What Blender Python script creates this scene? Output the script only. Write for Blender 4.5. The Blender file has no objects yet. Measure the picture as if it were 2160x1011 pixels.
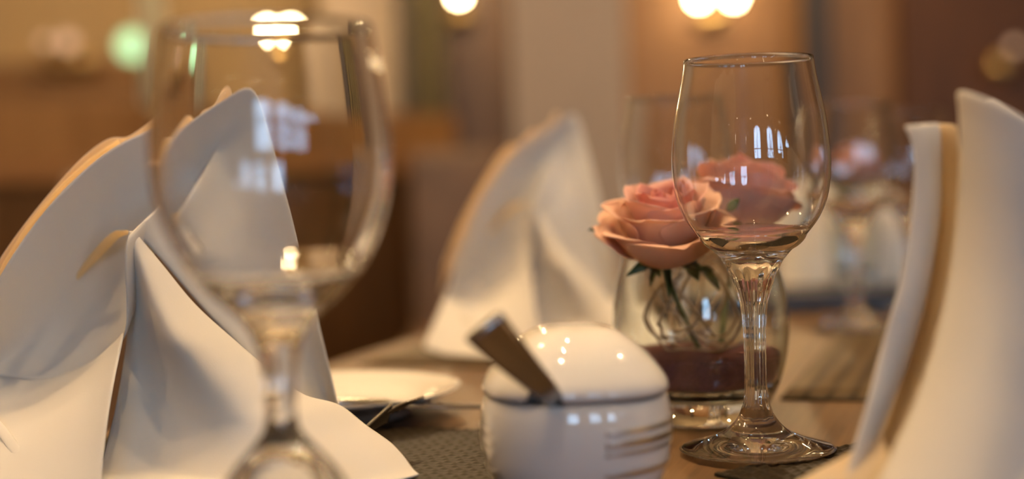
import bpy, bmesh, math, random
from mathutils import Vector, Matrix
import numpy as np
random.seed(7)
SC = bpy.context.scene
COL = SC.collection
PI = math.pi
R = math.radians

# ------------------------------------------------------------------ camera
TZ = 0.75                       # table top height
EYE = TZ + 0.158
F = 2980.0                      # focal length in photo pixels
cam_d = bpy.data.cameras.new('camera'); cam = bpy.data.objects.new('camera', cam_d); COL.objects.link(cam)
CAMROT = Matrix.Rotation(R(90 - 2.5), 3, 'X') @ Matrix.Rotation(R(-1.8), 3, 'Z')
cam.matrix_world = Matrix.Translation((0, 0, EYE)) @ CAMROT.to_4x4()
cam_d.sensor_width = 36; cam_d.lens = 36 * F / 2160
cam_d.clip_start = 0.02; cam_d.clip_end = 60
cam_d.dof.use_dof = True; cam_d.dof.focus_distance = 0.775; cam_d.dof.aperture_fstop = 2.3
cam_d.dof.aperture_blades = 0
SC.camera = cam

def P(px, py, d):
    """point seen at photo pixel (px, py) at forward distance d"""
    v = CAMROT @ Vector(((px - 1080) / F, -(py - 505.5) / F, -1))
    v *= d / v.y
    return Vector((v.x, v.y, v.z + EYE))

# ------------------------------------------------------------------ world, view
SC.view_settings.view_transform = 'Standard'; SC.view_settings.look = 'None'
SC.view_settings.gamma = 1; SC.view_settings.use_curve_mapping = False
SC.view_settings.exposure = -0.42
w = bpy.data.worlds.new('sky'); SC.world = w; w.use_nodes = True
bgn = w.node_tree.nodes['Background']
bgn.inputs[0].default_value = (0.46, 0.70, 1.0, 1); bgn.inputs[1].default_value = 19.0
SC.cycles.max_bounces = 24; SC.cycles.transmission_bounces = 20; SC.cycles.glossy_bounces = 10
SC.cycles.transparent_max_bounces = 16; SC.cycles.diffuse_bounces = 4
SC.cycles.caustics_reflective = False; SC.cycles.caustics_refractive = True
SC.cycles.sample_clamp_indirect = 60; SC.cycles.blur_glossy = 0.0
SC.cycles.use_denoising = True

# daylight openings: windows behind the camera (x centre, width)
WIN_Y = -4.5
WINS = [(0.2, 0.95), (2.0, 1.0), (3.8, 1.1), (5.6, 1.2)]
WZ0, WZ1 = 1.12, 2.2
for wx, ww in WINS:
    ld = bpy.data.lights.new('window_portal', 'AREA'); ld.shape = 'RECTANGLE'; ld.size = ww; ld.size_y = WZ1 - WZ0 + 0.25
    ld.cycles.is_portal = True
    lo = bpy.data.objects.new('window_portal', ld); COL.objects.link(lo)
    lo.location = (wx, WIN_Y - 0.12, (WZ0 + WZ1) / 2 + 0.1); lo.rotation_euler = (R(90), 0, 0)

# ------------------------------------------------------------------ node helpers
def newmat(name):
    m = bpy.data.materials.new(name); m.use_nodes = True
    nt = m.node_tree; nt.nodes.clear()
    out = nt.nodes.new('ShaderNodeOutputMaterial')
    return m, nt, out
def N(nt, t, **kw):
    n = nt.nodes.new(t)
    for k, v in kw.items():
        if k in n.inputs: n.inputs[k].default_value = v
        else: setattr(n, k, v)
    return n
def pr(name, col, rough=0.5, metal=0, noise=0.0, scale=20, bump=0.0, bscale=200, stretch=(1, 1, 1), spec=0.5, emis=None, es=0, sub=0, coat=0):
    m, nt, out = newmat(name)
    b = nt.nodes.new('ShaderNodeBsdfPrincipled')
    b.inputs['Base Color'].default_value = (*col, 1); b.inputs['Roughness'].default_value = rough
    b.inputs['Metallic'].default_value = metal; b.inputs['Specular IOR Level'].default_value = spec
    b.inputs['Coat Weight'].default_value = coat
    if emis: b.inputs['Emission Color'].default_value = (*emis, 1); b.inputs['Emission Strength'].default_value = es
    tc = N(nt, 'ShaderNodeTexCoord'); mp = N(nt, 'ShaderNodeMapping'); mp.inputs['Scale'].default_value = stretch
    nt.links.new(tc.outputs['Object'], mp.inputs['Vector'])
    nz = N(nt, 'ShaderNodeTexNoise'); nz.inputs['Scale'].default_value = scale; nz.inputs['Detail'].default_value = 6
    nt.links.new(mp.outputs[0], nz.inputs['Vector'])
    cr = N(nt, 'ShaderNodeValToRGB')
    cr.color_ramp.elements[0].position = 0.3; cr.color_ramp.elements[1].position = 0.7
    k = noise
    cr.color_ramp.elements[0].color = (*[c * (1 - k) for c in col], 1)
    cr.color_ramp.elements[1].color = (*[min(1, c * (1 + k)) for c in col], 1)
    nt.links.new(nz.outputs[0], cr.inputs[0]); nt.links.new(cr.outputs[0], b.inputs['Base Color'])
    if bump:
        n2 = N(nt, 'ShaderNodeTexNoise'); n2.inputs['Scale'].default_value = bscale; n2.inputs['Detail'].default_value = 4
        nt.links.new(mp.outputs[0], n2.inputs['Vector'])
        bp = N(nt, 'ShaderNodeBump'); bp.inputs['Strength'].default_value = bump; bp.inputs['Distance'].default_value = 0.002
        nt.links.new(n2.outputs[0], bp.inputs['Height']); nt.links.new(bp.outputs[0], b.inputs['Normal'])
    nt.links.new(b.outputs[0], out.inputs[0])
    return m
def wood(name, dark, light, scale=6, along='Y', rough=0.45, bump=0.15, ratio=22):
    m, nt, out = newmat(name)
    b = nt.nodes.new('ShaderNodeBsdfPrincipled'); b.inputs['Roughness'].default_value = rough
    tc = N(nt, 'ShaderNodeTexCoord'); mp = N(nt, 'ShaderNodeMapping')
    s = [ratio, ratio, ratio]; s['XYZ'.index(along)] = 1.0
    mp.inputs['Scale'].default_value = s
    nt.links.new(tc.outputs['Object'], mp.inputs['Vector'])
    nz = N(nt, 'ShaderNodeTexNoise'); nz.inputs['Scale'].default_value = scale; nz.inputs['Detail'].default_value = 10; nz.inputs['Roughness'].default_value = 0.65
    nt.links.new(mp.outputs[0], nz.inputs['Vector'])
    cr = N(nt, 'ShaderNodeValToRGB'); e = cr.color_ramp.elements
    e[0].position = 0.32; e[1].position = 0.68; e[0].color = (*dark, 1); e[1].color = (*light, 1)
    nt.links.new(nz.outputs[0], cr.inputs[0]); nt.links.new(cr.outputs[0], b.inputs['Base Color'])
    bp = N(nt, 'ShaderNodeBump'); bp.inputs['Strength'].default_value = bump; bp.inputs['Distance'].default_value = 0.001
    nt.links.new(nz.outputs[0], bp.inputs['Height']); nt.links.new(bp.outputs[0], b.inputs['Normal'])
    nt.links.new(b.outputs[0], out.inputs[0])
    return m
def fabric(name, col, trans, tmix=0.35):
    m, nt, out = newmat(name)
    d = nt.nodes.new('ShaderNodeBsdfDiffuse'); d.inputs[0].default_value = (*col, 1); d.inputs[1].default_value = 0.6
    t = nt.nodes.new('ShaderNodeBsdfTranslucent'); t.inputs[0].default_value = (*trans, 1)
    mx = nt.nodes.new('ShaderNodeMixShader'); mx.inputs[0].default_value = tmix
    tc = N(nt, 'ShaderNodeTexCoord')
    nz = N(nt, 'ShaderNodeTexNoise'); nz.inputs['Scale'].default_value = 900; nz.inputs['Detail'].default_value = 2
    nt.links.new(tc.outputs['Object'], nz.inputs['Vector'])
    bp = N(nt, 'ShaderNodeBump'); bp.inputs['Strength'].default_value = 0.12; bp.inputs['Distance'].default_value = 0.0005
    nt.links.new(nz.outputs[0], bp.inputs['Height']); nt.links.new(bp.outputs[0], d.inputs['Normal'])
    nt.links.new(d.outputs[0], mx.inputs[1]); nt.links.new(t.outputs[0], mx.inputs[2]); nt.links.new(mx.outputs[0], out.inputs[0])
    return m
def glassmat(name, col=(1, 1, 1), ior=1.5, rough=0.0):
    m, nt, out = newmat(name)
    g = nt.nodes.new('ShaderNodeBsdfGlass'); g.inputs['Color'].default_value = (*col, 1); g.inputs['IOR'].default_value = ior; g.inputs['Roughness'].default_value = rough
    nt.links.new(g.outputs[0], out.inputs[0]); return m
def panemat(name):
    m, nt, out = newmat(name)
    t = nt.nodes.new('ShaderNodeBsdfTransparent'); g = nt.nodes.new('ShaderNodeBsdfGlossy'); g.inputs['Roughness'].default_value = 0.02
    f = nt.nodes.new('ShaderNodeFresnel'); mx = nt.nodes.new('ShaderNodeMixShader')
    nt.links.new(f.outputs[0], mx.inputs[0]); nt.links.new(t.outputs[0], mx.inputs[1]); nt.links.new(g.outputs[0], mx.inputs[2])
    nt.links.new(mx.outputs[0], out.inputs[0]); return m
def emit(name, col, s):
    m, nt, out = newmat(name)
    e = nt.nodes.new('ShaderNodeEmission'); e.inputs[0].default_value = (*col, 1); e.inputs[1].default_value = s
    nt.links.new(e.outputs[0], out.inputs[0]); return m

M = dict(
    table=wood('oak_table', (0.075, 0.038, 0.015), (0.20, 0.112, 0.048), scale=3.2, ratio=26, rough=0.5, bump=0.3),
    wall_wood=wood('wall_wood', (0.20, 0.092, 0.027), (0.33, 0.168, 0.060), scale=1.2, along='Z', rough=0.5, bump=0.05, ratio=9),
    dark_wood=wood('dark_wood', (0.070, 0.032, 0.011), (0.145, 0.068, 0.025), scale=1.5, along='Z', rough=0.4, bump=0.05, ratio=9),
    red_wood=wood('red_wood', (0.075, 0.026, 0.006), (0.15, 0.055, 0.014), scale=1.5, along='Z', rough=0.6, bump=0.05, ratio=9),
    rail_wood=wood('rail_wood', (0.23, 0.105, 0.036), (0.36, 0.18, 0.075), scale=1.2, along='X', rough=0.45, bump=0.05, ratio=9),
    plaster=pr('plaster', (0.54, 0.38, 0.19), 0.9, noise=0.06, scale=2, bump=0.1, bscale=60),
    pillar=pr('pillar_plaster', (0.45, 0.36, 0.28), 0.85, noise=0.05, scale=2, bump=0.1, bscale=60),
    ceiling=pr('ceiling_paint', (0.36, 0.28, 0.19), 0.9, noise=0.03, scale=2),
    floor=wood('floor_wood', (0.10, 0.055, 0.03), (0.2, 0.12, 0.07), scale=1.5, along='Y', rough=0.4, ratio=8),
    napkin=fabric('cream_linen', (0.80, 0.76, 0.69), (0.86, 0.64, 0.34), 0.10),
    napkin_glow=fabric('cream_linen_glow', (0.84, 0.77, 0.63), (0.95, 0.74, 0.42), 0.42),  # yellower copy of the linen, warm rim glow put into its colour
    edge_glow=fabric('linen_edge_glow', (0.92, 0.80, 0.55), (1.0, 0.80, 0.44), 0.55),  # same linen, light scattered between folds painted as stronger yellow
    glass=glassmat('crystal', (0.995, 0.998, 1.0), 1.5),
    vglass=glassmat('vase_glass', (0.97, 0.985, 0.975), 1.48),
    china=pr('white_china', (0.78, 0.75, 0.70), 0.035, noise=0.01, spec=0.5, coat=0.4),
    silverband=pr('platinum_band', (0.66, 0.62, 0.56), 0.28, metal=1.0, noise=0.02),
    steel=pr('cutlery_steel', (0.30, 0.285, 0.27), 0.2, metal=1.0, noise=0.02),
    sand=pr('plum_sand', (0.20, 0.075, 0.075), 0.95, noise=0.35, scale=900, bump=0.6, bscale=1400),
    petal=None, leaf=pr('rose_leaf', (0.045, 0.085, 0.022), 0.5, noise=0.3, scale=60, bump=0.2),
    stem=pr('rose_stem', (0.10, 0.14, 0.045), 0.5, noise=0.2, scale=60),
    wire=pr('rattan_wire', (0.46, 0.33, 0.20), 0.35, noise=0.2, scale=80, spec=0.8),
    leather=pr('brown_leather', (0.19, 0.11, 0.062), 0.5, noise=0.2, scale=8, bump=0.2, bscale=150),
    dark=pr('dark_tray', (0.03, 0.024, 0.022), 0.35, noise=0.1),
    brass=pr('aged_brass', (0.55, 0.38, 0.16), 0.3, metal=1.0, noise=0.1),
    olive=pr('olive_curtain', (0.27, 0.23, 0.13), 0.9, noise=0.1, scale=6),
    palecurtain=pr('pale_curtain', (0.85, 0.80, 0.58), 0.9, noise=0.06, scale=6),
    darktrim=pr('dark_trim', (0.035, 0.024, 0.018), 0.5, noise=0.15),
    frame=pr('window_frame_paint', (0.55, 0.50, 0.42), 0.5, noise=0.03),
    bark=pr('bark', (0.10, 0.08, 0.06), 0.9, noise=0.3, scale=20),
    ground=pr('outdoor_ground', (0.20, 0.20, 0.17), 0.9, noise=0.2, scale=1),
    pane=panemat('window_pane'),
    bulb=emit('warm_bulb', (1.0, 0.72, 0.38), 90.0),
    fill_lamp=emit('warm_fill', (1.0, 0.68, 0.34), 420.0),  # added warm fill near the table
    spark=emit('spark_bulb', (1.0, 0.74, 0.42), 900.0),
    spot=emit('spot_bulb', (1.0, 0.71, 0.40), 4300.0),
    faint=emit('faint_bulb', (1.0, 0.74, 0.42), 220.0),
    fill_lamp_far=emit('warm_fill_far', (1.0, 0.68, 0.34), 800.0),  # stronger added fill to brighten the background
    dim=emit('dim_bulb', (1.0, 0.60, 0.36), 1.4),
    cyan=emit('tinted_bulb', (0.50, 0.85, 0.42), 2.4),
)
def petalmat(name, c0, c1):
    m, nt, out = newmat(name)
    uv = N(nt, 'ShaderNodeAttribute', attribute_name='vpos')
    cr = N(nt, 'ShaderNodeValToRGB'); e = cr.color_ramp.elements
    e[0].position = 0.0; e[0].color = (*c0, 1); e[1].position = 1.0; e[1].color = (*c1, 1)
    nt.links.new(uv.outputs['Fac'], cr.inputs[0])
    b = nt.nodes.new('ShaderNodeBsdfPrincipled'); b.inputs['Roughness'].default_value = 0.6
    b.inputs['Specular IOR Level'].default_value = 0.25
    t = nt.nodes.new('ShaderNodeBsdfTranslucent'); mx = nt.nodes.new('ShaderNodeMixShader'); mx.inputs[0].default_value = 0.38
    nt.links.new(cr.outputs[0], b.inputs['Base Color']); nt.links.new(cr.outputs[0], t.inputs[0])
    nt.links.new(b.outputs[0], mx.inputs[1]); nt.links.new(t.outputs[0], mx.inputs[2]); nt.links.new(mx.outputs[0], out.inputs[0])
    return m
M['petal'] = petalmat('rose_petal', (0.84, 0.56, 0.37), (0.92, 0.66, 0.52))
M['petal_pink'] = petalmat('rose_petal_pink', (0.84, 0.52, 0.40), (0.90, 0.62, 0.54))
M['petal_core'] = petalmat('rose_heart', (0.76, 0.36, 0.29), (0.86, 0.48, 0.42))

# ------------------------------------------------------------------ object helpers
def link(name, me, mat, parent=None, smooth=True):
    o = bpy.data.objects.new(name, me); COL.objects.link(o)
    if mat is not None: me.materials.append(mat)
    if smooth and len(me.polygons): me.polygons.foreach_set('use_smooth', [True] * len(me.polygons))
    if parent: o.parent = parent
    return o
def tag(o, label, cat, group=None, kind=None):
    o['label'] = label; o['category'] = cat
    if group: o['group'] = group
    if kind: o['kind'] = kind
    return o
def thing(name, label, cat, loc, rz=0, group=None):
    o = bpy.data.objects.new(name, None); COL.objects.link(o); o.empty_display_size = 0.05
    o.location = loc; o.rotation_euler = (0, 0, rz)
    return tag(o, label, cat, group)
def struct(o): o['kind'] = 'structure'; return o
def mesh(name, vs, fs):
    me = bpy.data.meshes.new(name); me.from_pydata([tuple(v) for v in vs], [], fs); me.update(); return me
def boxm(bm, x0, x1, y0, y1, z0, z1, bev=0.0, rot=None):
    r = bmesh.ops.create_cube(bm, size=1)
    vs = r['verts']
    bmesh.ops.scale(bm, vec=(x1 - x0, y1 - y0, z1 - z0), verts=vs)
    bmesh.ops.translate(bm, vec=((x0 + x1) / 2, (y0 + y1) / 2, (z0 + z1) / 2), verts=vs)
    if bev:
        es = list({e for v in vs for e in v.link_edges})
        bmesh.ops.bevel(bm, geom=es, offset=bev, segments=3, profile=0.6, affect='EDGES')
def bmo(name, bm, mat, parent=None, smooth=False):
    bmesh.ops.recalc_face_normals(bm, faces=bm.faces)
    me = bpy.data.meshes.new(name); bm.to_mesh(me); bm.free(); return link(name, me, mat, parent, smooth)
def box(name, dims, mat, parent=None, bev=0.0):
    bm = bmesh.new(); boxm(bm, *dims, bev=bev); return bmo(name, bm, mat, parent)
def lathe(name, prof, mat, parent=None, seg=96, closed=False, sm=None, xform=None):
    """prof: (r, z) list; closed=True joins last to first."""
    vs, fs = [], []; ring = []
    for r, z in prof:
        if r < 1e-6:
            ring.append([len(vs)]); vs.append((0, 0, z))
        else:
            ring.append(list(range(len(vs), len(vs) + seg)))
            for i in range(seg):
                a = 2 * PI * i / seg; vs.append((r * math.cos(a), r * math.sin(a), z))
    n = len(prof)
    for k in range(n if closed else n - 1):
        a, b = ring[k], ring[(k + 1) % n]
        if len(a) == 1 and len(b) == 1: continue
        for i in range(seg):
            j = (i + 1) % seg
            if len(a) == 1: fs.append((a[0], b[i], b[j]))
            elif len(b) == 1: fs.append((a[i], b[0], a[j]))
            else: fs.append((a[i], b[i], b[j], a[j]))
    if xform: vs = [xform(v) for v in vs]
    me = mesh(name, vs, fs)
    bm = bmesh.new(); bm.from_mesh(me); bmesh.ops.recalc_face_normals(bm, faces=bm.faces); bm.to_mesh(me); bm.free()
    return link(name, me, mat, parent)
def spline(pts, n):
    """centripetal-ish Catmull-Rom resampled evenly by length; pts any dimension"""
    P_ = [np.array(p, float) for p in pts]
    if len(P_) == 2: return [P_[0] + (P_[1] - P_[0]) * i / (n - 1) for i in range(n)]
    E = [2 * P_[0] - P_[1]] + P_ + [2 * P_[-1] - P_[-2]]
    out = []
    for i in range(1, len(E) - 2):
        for k in range(16):
            t = k / 16
            a, b, c, d = E[i - 1], E[i], E[i + 1], E[i + 2]
            out.append(0.5 * (2 * b + (c - a) * t + (2 * a - 5 * b + 4 * c - d) * t * t + (3 * b - a - 3 * c + d) * t ** 3))
    out.append(P_[-1])
    L = [0]
    for i in range(1, len(out)): L.append(L[-1] + float(np.linalg.norm(out[i] - out[i - 1])))
    res = []; j = 0
    for i in range(n):
        s = L[-1] * i / (n - 1)
        while j < len(L) - 2 and L[j + 1] < s: j += 1
        t = 0 if L[j + 1] == L[j] else (s - L[j]) / (L[j + 1] - L[j])
        res.append(out[j] + (out[j + 1] - out[j]) * t)
    return res
def tube(name, pts, rad, mat, parent=None, n=40, seg=10, flat=1.0):
    C = [Vector(p) for p in spline(pts, n)]
    rr = rad if callable(rad) else (lambda t: rad)
    vs, fs = [], []; up = Vector((0, 0, 1)); prevn = None
    for i, c in enumerate(C):
        t = (C[min(i + 1, n - 1)] - C[max(i - 1, 0)]).normalized()
        if prevn is None:
            prevn = t.cross(Vector((0.3, 0.2, 1))).normalized()
        nn = (prevn - t * prevn.dot(t)).normalized(); b = t.cross(nn); prevn = nn
        for k in range(seg):
            a = 2 * PI * k / seg; r = rr(i / (n - 1))
            vs.append(c + nn * math.cos(a) * r + b * math.sin(a) * r * flat)
    for i in range(n - 1):
        for k in range(seg):
            k2 = (k + 1) % seg
            fs.append((i * seg + k, i * seg + k2, (i + 1) * seg + k2, (i + 1) * seg + k))
    fs.append(tuple(range(seg))[::-1]); fs.append(tuple((n - 1) * seg + k for k in range(seg)))
    return link(name, mesh(name, vs, fs), mat, parent)
def grid_obj(name, rows, mat, parent, thick=0.0016, sub=1):
    nr, nc = len(rows), len(rows[0])
    vs = [tuple(p) for r in rows for p in r]
    fs = [(i * nc + j, i * nc + j + 1, (i + 1) * nc + j + 1, (i + 1) * nc + j) for i in range(nr - 1) for j in range(nc - 1)]
    o = link(name, mesh(name, vs, fs), mat, parent)
    if thick:
        s = o.modifiers.new('Solidify', 'SOLIDIFY'); s.thickness = thick; s.offset = 0
    if sub:
        s = o.modifiers.new('Subdivision', 'SUBSURF'); s.levels = sub; s.render_levels = sub
    return o
def tree_copy(o, parent=None):
    c = o.copy(); COL.objects.link(c)
    if parent: c.parent = parent
    for ch in list(o.children): tree_copy(ch, c)
    return c

# ------------------------------------------------------------------ room
X0, X1, Y1 = -4.6, 6.6, 5.6; H = 2.75
struct(box('floor', (X0 - .1, X1 + .1, WIN_Y - .2, Y1 + .1, -0.1, 0), M['floor']))
struct(box('ceiling', (X0 - .1, X1 + .1, WIN_Y - .2, Y1 + .1, H, H + 0.1), M['ceiling']))
struct(box('wall_back', (X0, X1, Y1, Y1 + 0.1, 0, H), M['plaster']))
struct(box('wall_left', (X0 - .1, X0, WIN_Y - .1, Y1, 0, H), M['plaster']))
struct(box('wall_right', (X1, X1 + .1, WIN_Y - .1, Y1, 0, H), M['plaster']))
# window wall with arched openings
def window_wall():
    bm = bmesh.new()
    xs = [X0]
    for wx, ww in WINS: xs += [wx - ww / 2, wx + ww / 2]
    xs.append(X1)
    y0, y1 = WIN_Y - 0.2, WIN_Y
    for i in range(0, len(xs), 2): boxm(bm, xs[i], xs[i + 1], y0, y1, 0, H)
    for wx, ww in WINS:
        boxm(bm, wx - ww / 2, wx + ww / 2, y0, y1, 0, WZ0)
        n = 12; rise = 0.25
        for k in range(n):                       # arch head in narrow piers
            xa = wx - ww / 2 + ww * k / n; xb = xa + ww / n; u = ((xa + xb) / 2 - wx) / (ww / 2)
            boxm(bm, xa, xb, y0, y1, WZ1 - 0.0 + rise * (math.sqrt(max(0, 1 - u * u)) - 0.35), H)
    return struct(bmo('wall_front', bm, M['plaster']))
window_wall()
for i, (wx, ww) in enumerate(WINS):
    e = bpy.data.objects.new('window_%d' % (i + 1), None); COL.objects.link(e); e.location = (wx, WIN_Y - 0.1, WZ0); e['kind'] = 'structure'
    bm = bmesh.new(); hh = WZ1 - WZ0
    for a in (-ww / 2, ww / 2 - 0.05): boxm(bm, a, a + 0.05, -0.03, 0.03, 0, hh + 0.0)
    boxm(bm, -0.025, 0.025, -0.02, 0.02, 0, hh + 0.16); boxm(bm, -ww / 2, ww / 2, -0.03, 0.03, 0, 0.05)
    boxm(bm, -ww / 2, ww / 2, -0.02, 0.02, hh * 0.62, hh * 0.62 + 0.05)
    bmo('window_frame', bm, M['frame'], e)
    box('pane', (-ww / 2, ww / 2, -0.003, 0.003, 0.05, hh - 0.1), M['pane'], e)
# bare trees outside
for i, tx in enumerate((-5.5, -2.0, -0.6, 2.6, 4.0, 7.5)):
    t = thing('bare_tree', 'leafless garden tree standing outside the windows', 'tree', (tx, -8.2 - 0.7 * (i % 3), 0), 0, 'bare trees outside the windows')
    tube('trunk', [(0, 0, 0), (0.05, 0, 1.5), (-0.05, 0, 3.0), (0.1, 0, 4.5)], lambda u: 0.09 * (1 - 0.7 * u), M['bark'], t, n=14, seg=8)
    for k in range(9):
        a = random.uniform(0, 2 * PI); z = random.uniform(1.0, 3.2); L = random.uniform(0.6, 1.4)
        p0 = Vector((0, 0, z)); p1 = p0 + Vector((math.cos(a) * L * .5, math.sin(a) * L * .3, L * .5)); p2 = p0 + Vector((math.cos(a) * L, math.sin(a) * L * .5, L * 1.3))
        tube('branch', [p0, p1, p2], lambda u: 0.03 * (1 - 0.8 * u), M['bark'], t, n=8, seg=6)
struct(box('ground', (-20, 20, -20, WIN_Y - .25, -0.2, -0.1), M['ground']))

# wall features on the far wall
def bx(name, px0, px1, zt, zb, d, th, mat, label=None, cat=None, kind=None, yrot=0):
    a = P(px0, 300, d).x; b = P(px1, 300, d).x
    o = box(name, (a, b, d, d + th, zb, zt), mat, bev=0.004)
    if kind: o['kind'] = kind
    else: tag(o, label, cat)
    return o
bx('trim_1', -260, 335, 1.41, 0, 5.45, 0.15, M['wall_wood'], kind='structure')        # wainscot
bx('trim_2', 935, 1095, 2.75, 0, 5.35, 0.2, M['dark_wood'], kind='structure')
bx('trim_3', 1325, 1705, 2.75, 0, 5.4, 0.2, M['wall_wood'], kind='structure')
bx('trim_4', 1755, 1905, 2.75, 0, 5.4, 0.2, M['wall_wood'], kind='structure')
bx('trim_5', 1905, 2500, 2.75, 0, 5.3, 0.2, M['red_wood'], kind='structure')
bx('pillar', 1085, 1325, 2.75, 0, 4.1, 0.35, M['pillar'], kind='structure')
bx('pillar', 690, 852, 2.75, 0, 5.15, 0.3, M['pillar'], kind='structure')
def curtain(px0, px1, d, zt, zb, mat, label, amp=0.03, nf=5):
    a = P(px0, 200, d).x; b = P(px1, 200, d).x; rows = []
    for k in range(3):
        z = zb + (zt - zb) * k / 2
        rows.append([(a + (b - a) * i / 60, d + amp * math.sin(2 * PI * nf * i / 60), z) for i in range(61)])
    o = grid_obj('curtain', rows, mat, None, thick=0.004, sub=0); tag(o, label, 'curtain'); return o
curtain(868, 942, 5.05, 2.6, 0.02, M['olive'], 'olive green curtain hanging beside the dark post')
curtain(303, 352, 3.95, 2.6, 1.0, M['palecurtain'], 'narrow pale yellow curtain above the wooden partition', amp=0.015, nf=3)
o = bx('wooden_post', 846, 872, 2.75, 0, 4.9, 0.08, M['darktrim'], 'black upright post beside the olive curtain', 'post')
o = bx('wooden_post', 1703, 1757, 2.75, 0, 5.2, 0.08, M['darktrim'], 'black upright post on the right wood wall', 'post')

# wooden partition running back on the left
PA, PB = Vector((-1.75, 2.6, 0)), Vector((-0.2, 4.9, 0))
L = (PB - PA).length; ang = math.atan2(PB.y - PA.y, PB.x - PA.x)
pt = thing('wooden_partition', 'long low wooden partition with a paler rail on the left', 'partition', PA, ang)
bm = bmesh.new(); boxm(bm, 0, L, -0.03, 0.03, 0.0, 0.93, 0.004); bmo('lower_panel', bm, M['dark_wood'], pt)
bm = bmesh.new(); boxm(bm, 0, L, -0.025, 0.03, 0.985, 1.13, 0.004); bmo('upper_board', bm, M['wall_wood'], pt)
bm = bmesh.new(); boxm(bm, -0.01, L, -0.05, 0.03, 0.93, 0.985, 0.006); bmo('rail', bm, M['rail_wood'], pt)

# lamps ------------------------------------------------------------
def ball(name, r, mat, parent, loc, seg=24):
    bm = bmesh.new(); bmesh.ops.create_uvsphere(bm, u_segments=seg, v_segments=seg // 2, radius=r)
    bmesh.ops.translate(bm, verts=bm.verts, vec=loc); return bmo(name, bm, mat, parent, True)
def sconce(px, py, d, sep, label, mat, r=0.022, n=2):
    c = P(px, py, d); t = thing('wall_lamp', label, 'lamp', c)
    lathe('back_plate', [(0, 0), (0.05, 0), (0.045, 0.012), (0, 0.014)], M['brass'], t, 24, xform=lambda v: (v[0], 0.11 - v[2], v[1] - 0.06))
    for k in range(n):
        x = (k - (n - 1) / 2) * sep
        tube('lamp_arm', [(0, 0.1, -0.06), (x * 0.7, 0.04, -0.075), (x, 0, -r - 0.012)], 0.005, M['brass'], t, 12, 8)
        ball('light_bulb', r, mat, t, (x, 0, 0))
    return t
sconce(1511, -6, 5.25, 0.128, 'twin bulb wall lamp glowing on the brown wood wall', M['bulb'])
sconce(588, 64, 4.9, 0.078, 'twin bulb wall lamp seen through the big wine glass', M['bulb'], r=0.02)
sconce(968, -10, 5.2, 0.1, 'single bulb wall lamp above the dark wood strip', M['bulb'], r=0.018, n=1)
sconce(280, 96, 4.9, 0.1, 'single wall lamp with a pale green glow', M['cyan'], r=0.05, n=1)
sconce(142, 88, 5.2, 0.1, 'single dim amber wall lamp on the far left', M['dim'], r=0.03, n=1)
sconce(95, 88, 5.25, 0.1, 'faintest amber wall lamp, at the left end', M['dim'], r=0.018, n=1)
sconce(2140, 98, 5.1, 0.1, 'dim amber wall lamp behind the right napkin', M['dim'], r=0.018, n=1)
def pendant(x, y, z, r, mat, label, group):
    t = thing('pendant_lamp', label, 'lamp', (x, y, z), 0, group)
    tube('cord', [(0, 0, r), (0, 0, (H - z) / 2), (0, 0, H - z)], 0.004, M['darktrim'], t, 4, 6)
    ball('lamp_globe', r, mat, t, (0, 0, 0))
for x, y in ((-1.0, 0.9), (-1.25, 1.7), (-1.9, 3.4), (0.9, 4.3), (-0.3, 4.2), (1.5, 2.0)):  # lamps out of view, added as warm key and room fill
    pendant(x, y, 2.05, 0.034, M['fill_lamp'] if y < 2.5 else M['fill_lamp_far'], 'unseen fill lamp added over the tables', 'added fill lamps')
rb = random.Random(11)
for i in range(5):
    for j in range(3):
        x = -2.4 + 1.15 * i + rb.uniform(-.2, .2); y = (-3.6, -2.2, 3.0)[j] + rb.uniform(-.2, .2)
        pendant(x, y, 1.95 + rb.uniform(-0.08, 0.08), 0.012, M['spark'] if y > 0 else M['faint'], 'tiny bare bulb on a thin cord under the ceiling', 'tiny bare bulbs')
for x, y in ((0.12, 1.05), (0.06, 0.70), (0.0, 0.38), (-0.75, 0.75), (-0.5, 1.2), (0.85, 0.75)):
    pendant(x, y, 2.2, 0.012, M['spot'], 'small bright bulb hanging straight over the near table', 'small bright bulbs over the table')

# ------------------------------------------------------------------ table
GR = R(18.7)                                     # the table runs away to the right
tdir = Vector((math.sin(GR), math.cos(GR), 0)); pdir = Vector((math.cos(GR), -math.sin(GR), 0))
edge0 = Vector((-0.163, 1.25, TZ))               # a point of the left edge
TB = thing('dining_table', 'long brown oak dining table set for a meal', 'table', (edge0.x - tdir.x * 1.6, edge0.y - tdir.y * 1.6, 0), -GR)
TL, TW = 2.75, 0.95                              # along local Y and local X
box('table_top', (0, TW, 0, TL, TZ - 0.035, TZ), M['table'], TB, bev=0.004)
box('apron', (0.05, TW - 0.05, 0.05, TL - 0.05, TZ - 0.12, TZ - 0.0355), M['dark_wood'], TB)
for lx in (0.06, TW - 0.13):
    for ly in (0.08, TL - 0.15): box('leg', (lx, lx + 0.07, ly, ly + 0.07, 0, TZ - 0.12), M['dark_wood'], TB, bev=0.005)

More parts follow.
